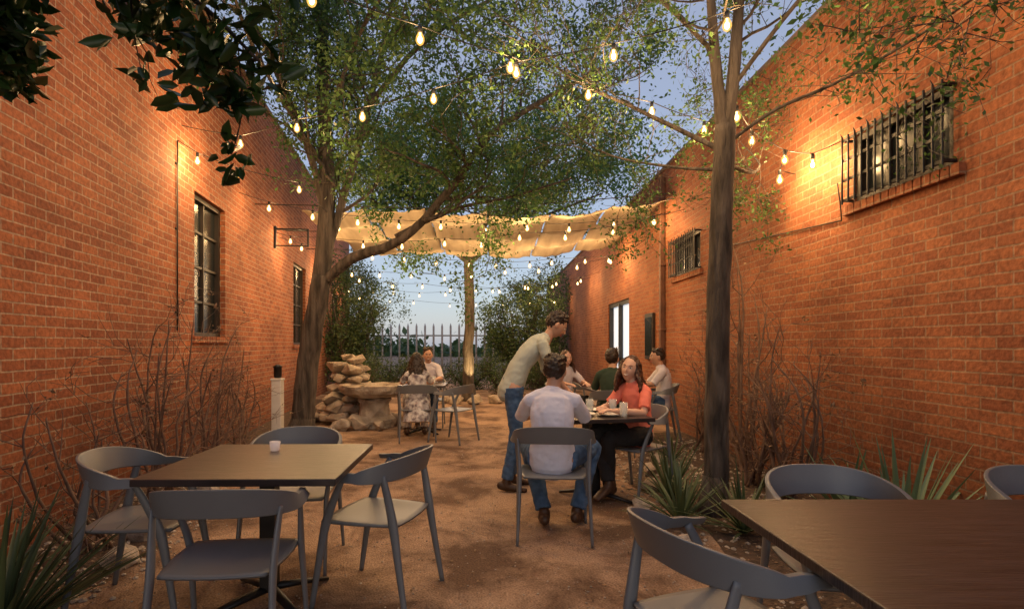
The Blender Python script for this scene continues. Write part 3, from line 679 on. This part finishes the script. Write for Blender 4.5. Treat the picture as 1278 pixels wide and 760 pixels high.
def far(y0,y1,x0,x1,z,n,sag,e):
    pts=[]
    for i in range(n):
        t=(i+.5+random.uniform(-.15,.15))/n; pts.append((x0+(x1-x0)*t,y0+(y1-y0)*t,z-4*sag*t*(1-t)+random.uniform(-.04,.04)))
    a0=(x0,y0,z+.05); a1=(x1,y1,z+.05); lights(pts,[a0,a1],e,1.05)
far(8.2,9.4,LX(8.2),3,3.5,10,.25,18)
far(10.4,8.6,LX(10.4),3,3.35,10,.22,18)
far(10.6,12.4,LX(10.6),3,3.3,11,.22,18)
far(14,12,LX(14),3,3.3,10,.3,20)
far(14.2,16.5,LX(14.2),3,3.25,10,.35,20)
far(18.5,15.2,LX(18.5),3,3.25,10,.3,20)
far(18.8,20.5,LX(18.5),3,3.1,8,.3,20)
p=thing('spotlight','small black ground spotlight aimed up tree trunk','spotlight',(-.35,12.95,0))
mb=MB(); mb.tube([(0,0,0),(0,0,.08)],[.012]*2,8); mb.tube([(0,-.04,.09),(0,.03,.17)],[.03,.045],12); part('housing',mb,M_black,p)
l=bpy.data.lights.new('spot','SPOT'); l.energy=260; l.color=(1,.66,.28); l.spot_size=D(60); l.shadow_soft_size=.03
lo=link(bpy.data.objects.new('spot',l),p); lo.location=(0,.035,.19); lo.rotation_euler=(D(165),0,0)
# ------------------------------------------------------------------ people
SK=[pmat('skin_a',(.50,.29,.20),(.46,.26,.18),rough=.5,bump=.05),pmat('skin_b',(.64,.40,.30),(.59,.35,.26),rough=.5,bump=.05)]
HAIR=pmat('hair_dark',(.018,.011,.008),(.035,.02,.013),scale=60,rough=.45,bump=.6,bscale=120,stretch=(1,1,.15)); HAIRB=pmat('hair_auburn',(.09,.032,.015),(.045,.018,.01),scale=60,rough=.45,bump=.6,bscale=120,stretch=(1,1,.15))
EYEW=pmat('eye_white',(.75,.75,.73),rough=.2,bump=0); EYED=pmat('eye_iris',(.03,.02,.015),rough=.1,bump=0); LIP=pmat('lips',(.45,.12,.10),rough=.4,bump=0); TEETH=pmat('teeth',(.8,.78,.74),rough=.3,bump=0)
def cloth(n,c,c2=None,s=30): return pmat(n,c,c2 or tuple(a*.9 for a in c),scale=s,rough=.9,bump=.25,bscale=18,dist=.012)
JEAN=cloth('denim',(.07,.14,.27),(.035,.08,.17),18); SHOE=pmat('shoe_brown',(.07,.035,.02),rough=.5,bump=.05); BLK=cloth('black_cloth',(.015,.015,.018))
def headfn(n,p):
    q=p.copy()
    if n.z<0:
        k=-n.z; q.x*=1-.30*k**1.6; 
        if n.y<0: q.y*=1-.35*k
        else: q.y*=1-.05*k
    if n.y>.0:
        def g(x,z,sx,sz): return math.exp(-((n.x-x)/sx)**2-((n.z-z)/sz)**2)*min(1,n.y*1.6)
        q.y+=.024*g(0,-.17,.13,.13)+.012*g(0,-.0,.09,.17)-.011*g(.36,.07,.2,.13)-.011*g(-.36,.07,.2,.13)+.006*g(0,.25,.5,.1)+.008*g(0,-.5,.25,.12)+.008*g(0,-.85,.3,.15)-.004*g(0,-.66,.3,.06)+.005*g(.5,-.25,.2,.2)+.005*g(-.5,-.25,.2,.2)
    return q
def person(label,loc,h,P,shirt,sleeve,pants,shoe,skin,hair,hstyle,vox,female=False,skirt=False):
    r=thing('person',label,'person',loc,D(h)); k=P.get('k',.86 if female else .96)
    p0=V(P['pel']); p1=V(P['neck']); hd=V(P['head']); bow=V(P.get('bow',(0,-.03,0)))
    def sp(t): return p0.lerp(p1,t)+bow*math.sin(math.pi*t)
    side=V(P.get('side',(1,0,0))).normalized()
    shw=.160*k
    sh={1:sp(.88)+side*shw,-1:sp(.88)-side*shw}
    hip={s_:p0+V((s_*.085,0,-.02)) for s_ in(1,-1)}
    hips=[(.150,.105*k),(.150*k,.105*k),(.128*k,.090*k),(.148*k,.102*k),(.145*k,.09*k),(.068,.06)]
    tp=[sp(-.08),sp(.12),sp(.38),sp(.66),sp(.86),sp(1.0)]
    bd=MB()
    def torso(mb,e,pts=tp,rad=hips):
        Pp,R=smooth_pts(pts,[(a+e,b_+e) for a,b_ in rad],4); mb.tube(Pp,R,20,ref=side,round_cap=True)
    torso(bd,0,rad=[(a-.014,b_-.014) for a,b_ in hips[:5]]+[hips[5]])
    neck=sp(1.0); bd.tube([neck-V((0,0,.04)),neck.lerp(hd,.5),hd+V((0,0,-.03))],[.060*k,.053*k,.052*k],14,round_cap=True)
    bd.tube([sh[-1],sp(.92)-side*.08,sp(.95),sp(.92)+side*.08,sh[1]],[.042*k,.048*k,.054*k,.048*k,.042*k],14,ref=(0,0,1),round_cap=True)
    Mh=Matrix.Rotation(D(P.get('hyaw',0)),3,'Z')@Matrix.Rotation(D(P.get('hpitch',0)),3,'X')@Matrix.Rotation(D(P.get('hroll',0)),3,'Y')
    hs=.95 if female else 1.0
    bd.ell(hd,(.074*hs,.094*hs,.118*hs),Mh,nu=44,nv=36,fn=headfn)
    for s_ in(1,-1): bd.ell(hd+Mh@V((s_*.077*hs,-.008,-.003)),(.010,.02,.031),Mh,10,8)
    arms={};legs={}
    for s_,n in((1,'R'),(-1,'L')):
        el=V(P['el'+n]); wr=V(P['wr'+n]); a0=sh[s_]
        pts=[a0,a0.lerp(el,.35),a0.lerp(el,.8),el,el.lerp(wr,.3),el.lerp(wr,.75),wr]; rad=[.047*k,.044*k,.038*k,.037*k,.040*k,.031*k,.026*k]
        arms[n]=(pts,rad); Pp,R=smooth_pts(pts,rad,2); bd.tube(Pp,R,14,round_cap=True)
        d=V(P.get('hd'+n,wr-el)).normalized(); nn=V(P.get('pn'+n,(0,0,-1))); nn=(nn-d*nn.dot(d)).normalized(); ac=d.cross(nn)*s_
        bd.tube([wr-d*.01,wr+d*.04,wr+d*.085],[(.027,.019),(.038,.015),(.040,.013)],14,ref=ac,round_cap=True)
        for i,(o_,l) in enumerate([(.029,.07),(.010,.08),(-.010,.075),(-.029,.058)]):
            b0=wr+d*.078+ac*o_; c_=P.get('curl',.5)
            b1=b0+(d+nn*c_*.4).normalized()*l*.5; b2=b1+(d+nn*c_*1.4).normalized()*l*.5
            bd.tube([b0,b1,b2],[.0092,.0086,.0075],8,round_cap=True)
        b0=wr+d*.025+ac*.03; b1=b0+(d*.6+ac*.8+nn*.3).normalized()*.038; b2=b1+(d*.85+ac*.35+nn*.4).normalized()*.032
        bd.tube([b0,b1,b2],[.013,.0105,.0085],8,round_cap=True)
        kn=V(P['kn'+n]); an=V(P['an'+n]); hp=hip[s_]
        pts=[hp,hp.lerp(kn,.35),hp.lerp(kn,.8),kn,kn.lerp(an,.3),kn.lerp(an,.7),an]; rad=[.080,.073*k,.057*k,.052*k,.050*k,.037*k,.034*k]
        legs[n]=(pts,rad); Pp,R=smooth_pts(pts,rad,2); bd.tube(Pp,R,14,round_cap=True)
        td=V(P.get('toe'+n,(0,1,-.1))).normalized()
        bd.tube([an+V((0,0,-.03))-td*.03,an+td*.07+V((0,0,-.035)),an+td*.15+V((0,0,-.045))],[(.032,.03),(.038,.026),(.034,.018)],12,ref=V((0,0,1)).cross(td),round_cap=True)
        mb=MB(); 
        u=V((0,0,1)).cross(td)
        mb.tube([an+V((0,0,-.035))-td*.055,an+V((0,0,-.038)),an+td*.09+V((0,0,-.045)),an+td*.17+V((0,0,-.055))],[(.036,.04),(.041,.045),(.047,.033),(.040,.022)],14,ref=u,round_cap=True)
        mb.tube([an+V((0,0,.01)),an+V((0,0,-.04))],[.044,.044],12,round_cap=True)
        remesh(mb,'shoe',shoe,r,max(vox,.007))
    remesh(bd,'body',skin,r,vox,smooth=2)
    mb=MB(); torso(mb,.013,[sp(-.12),sp(.1),sp(.38),sp(.66),sp(.86),sp(.98)],[(.162*k,.116*k),(.154*k,.110*k),(.138*k,.098*k),(.150*k,.104*k),(.146*k,.092*k),(.066,.055)])
    mb.tube([sh[-1],sp(.92)-side*.08,sp(.95),sp(.92)+side*.08,sh[1]],[.058*k,.066*k,.070*k,.066*k,.058*k],14,ref=(0,0,1),round_cap=True)
    for n in'RL':
        pts,rad=arms[n]; m=sleeve; Pp,R=smooth_pts(pts[:m],[a+.015 for a in rad[:m]],3); R[-1]=(R[-1][0]+.004,)*2; mb.tube(Pp,R,14,round_cap=False)
    if not female: mb.tube([sp(.95),sp(1.0)+V((0,0,.022))],[.078,.066],14)
    remesh(mb,'shirt',shirt,r,max(vox,.007),disp=.022,dscale=.11,smooth=1)
    mb=MB(); mb.tube([sp(-.1),sp(.05),sp(.22)],[(.158*k,.118*k),(.160*k,.118*k),(.146*k,.106*k)],18,ref=side,round_cap=True)
    for n in'RL':
        pts,rad=legs[n]; rr=[a+.018 for a in rad]; rr[-1]+=.010; rr[-2]+=.006
        P2=pts[:]; P2[-1]=P2[-2].lerp(P2[-1],.8); Pp,R=smooth_pts(P2,rr,3); mb.tube(Pp,R,14,round_cap=False)
    if skirt:
        mb.tube([p0+V((0,0,.05)),p0+V((0,.15,0)),p0+V((0,.42,-.06))],[(.17,.15),(.20,.15),(.20,.13)],16,ref=(1,0,0),round_cap=True)
        mb.tube([p0+V((0,-.0,0)),p0+V((0,-.05,-.3))],[.17,.22],16,round_cap=False)
    remesh(mb,'skirt' if skirt else 'trousers',pants,r,max(vox,.007),disp=.022,dscale=.07,smooth=1)
    mb=MB()
    mb.ell(hd+Mh@V((0,-.026,.034)),(.083*hs,.096*hs,.102*hs),Mh,24,18)
    if hstyle=='short':
        for i in range(22):
            a=random.uniform(-2.8,2.8); z=random.uniform(.05,.11); rr=.077*math.sqrt(max(.1,1-(z/.135)**2))
            q=hd+Mh@V((math.sin(a)*rr,-.01+math.cos(a)*rr,z+.022)); mb.ell(q,(.023,.023,.018),Mh,8,6)
    else:
        L_=.34 if hstyle=='long' else .22
        for i in range(19):
            ang=D(-118)+D(236)*i/18
            x=math.sin(ang)*.078; y=-math.cos(ang)*.075-.02
            wv=random.uniform(-.02,.02)
            a0=hd+Mh@V((x*.9,y*.8,.06)); a1=hd+Mh@V((x*1.14,y*1.15,-.03)); a2=a1+V((x*.4+wv,y*.35,-L_*.4)); a3=a2+V((x*.2-wv*1.5,y*.2+random.uniform(-.02,.02),-L_*.45*random.uniform(.8,1.1)))
            Pp,R=smooth_pts([a0,a1,a2,a3],[.020,.024,.022,.010],3); mb.tube(Pp,R,8,round_cap=True)
    remesh(mb,'hair',hair,r,max(vox,.006),disp=.028,dscale=.025,smooth=1)
    for s_ in(1,-1):
        e=MB(); e.ell(hd+Mh@V((s_*.030*hs,.0765*hs,.010)),(.013,.010,.007),Mh,10,8); eo=part('eye',e,EYEW,r)
        e=MB(); e.ell(hd+Mh@V((s_*.030*hs,.0835*hs,.010)),(.006,.0045,.006),Mh,8,6); part('iris',e,EYED,eo)
        e=MB(); e.tube([hd+Mh@V((s_*.014,.088*hs,.027)),hd+Mh@V((s_*.03,.088*hs,.033)),hd+Mh@V((s_*.047,.078*hs,.028))],[.0025,.0035,.0015],6); part('eyebrow',e,hair,r)
    e=MB(); e.tube([hd+Mh@V((-.028,.074*hs,-.046)),hd+Mh@V((-.013,.0865*hs,-.057)),hd+Mh@V((0,.09*hs,-.061)),hd+Mh@V((.013,.0865*hs,-.057)),hd+Mh@V((.028,.074*hs,-.046))],[.002,.006,.008,.006,.002],8); lp=part('mouth',e,LIP,r)
    if P.get('smile'):
        e=MB(); e.tube([hd+Mh@V((-.022,.086*hs,-.050)),hd+Mh@V((0,.0985*hs,-.0585)),hd+Mh@V((.022,.086*hs,-.050))],[.002,.0055,.002],6); part('teeth',e,TEETH,lp)
    return r
def sit(**k):
    d=dict(pel=(0,-.06,.56),neck=(0,-.03,1.03),head=(0,.02,1.17),elR=(.22,.10,.80),wrR=(.15,.34,.79),elL=(-.22,.10,.80),wrL=(-.15,.34,.79),
      knR=(.14,.38,.55),anR=(.13,.36,.10),knL=(-.14,.38,.55),anL=(-.13,.36,.10),toeR=(.1,1,-.1),toeL=(-.1,1,-.1)); d.update(k); return d
WH=cloth('shirt_white',(.70,.71,.86),(.68,.69,.83),5); KH=cloth('shirt_khaki',(.44,.48,.43),(.41,.45,.40),5); CORAL=cloth('top_coral',(.88,.24,.17),(.80,.20,.14),8); GREEN=cloth('shirt_green',(.03,.055,.035)); PALE=cloth('shirt_pale',(.66,.63,.70),None,5)
person('man standing in grey-green shirt and jeans, bending over table',(.19,5.28,0),-84,
  dict(k=.88,pel=(0,.03,.97),neck=(0,.34,1.405),head=(0,.455,1.53),hpitch=-34,bow=(0,-.03,.035),elR=(.19,.36,1.12),wrR=(.13,.52,.93),elL=(-.19,.40,1.10),wrL=(-.11,.60,.90),
   knR=(.12,.05,.52),anR=(.13,-.04,.09),knL=(-.10,.09,.52),anL=(-.11,.04,.09),toeR=(.15,1,-.1),toeL=(-.1,1,-.1),hdR=(-.1,.6,-.7),hdL=(.1,.6,-.7),pnR=(-.3,-.7,-.4),pnL=(.3,-.7,-.4)),
  KH,5,JEAN,SHOE,SK[0],HAIR,'short',.006)
person('man seated in white shirt and blue jeans, back turned',(.46,4.07,0),-8,
  sit(pel=(0,-.04,.55),neck=(0,.02,1.00),head=(.02,.08,1.15),hpitch=-8,hyaw=-12,bow=(0,-.05,0),elR=(.24,.18,.80),wrR=(.17,.45,.80),elL=(-.24,.18,.80),wrL=(-.12,.44,.80),
   knR=(.30,.30,.56),anR=(.18,.16,.10),knL=(-.20,.34,.56),anL=(-.06,.08,.10),toeR=(.3,1,-.1),toeL=(-.1,1,-.1)),
  WH,4,JEAN,SHOE,SK[0],HAIR,'short',.006)
person('smiling woman seated in coral top and black trousers',(1.30,5.05,0),125,
  sit(neck=(0,.01,.99),head=(.0,.045,1.13),hyaw=24,hpitch=6,hroll=-9,smile=1,elR=(.20,.12,.78),wrR=(.06,.33,.80),elL=(-.20,.10,.76),wrL=(-.12,.36,.79),
   knR=(.07,.40,.60),anR=(-.04,.36,.16),knL=(-.07,.40,.54),anL=(.05,.26,.10),toeR=(-.1,1,-.3),toeL=(0,1,-.1)),
  CORAL,3,BLK,SHOE,SK[1],HAIRB,'mid',.006,female=True)
person('man seated in pale shirt facing his table',(2.42,8.0,0),80,sit(knR=(.12,.4,.56),hyaw=8),PALE,4,JEAN,SHOE,SK[0],HAIR,'short',.009)
person('man seated in dark green shirt, back turned',(1.55,7.02,0),-12,sit(hyaw=-20),GREEN,4,BLK,SHOE,SK[0],HAIR,'short',.009)
person('woman seated with auburn hair in pale top',(1.15,8.35,0),200,sit(neck=(0,-.02,1.0),head=(0,.02,1.14),smile=1),PALE,4,BLK,SHOE,SK[1],HAIRB,'mid',.009,female=True)
SKT=cloth('patterned_dress',(.72,.70,.68),(.14,.11,.13),17)
person('woman seated with long dark hair and patterned dress',(-1.02,7.99,0),10,sit(k=.8,neck=(0,-.0,.98),head=(0,.05,1.11),hyaw=-15),SKT,3,SKT,SHOE,SK[1],HAIR,'long',.009,female=True,skirt=True)
person('person seated in pale shirt with dark hair',(-1.0,9.25,0),180,sit(hyaw=10,smile=1),PALE,4,JEAN,SHOE,SK[0],HAIR,'short',.009)
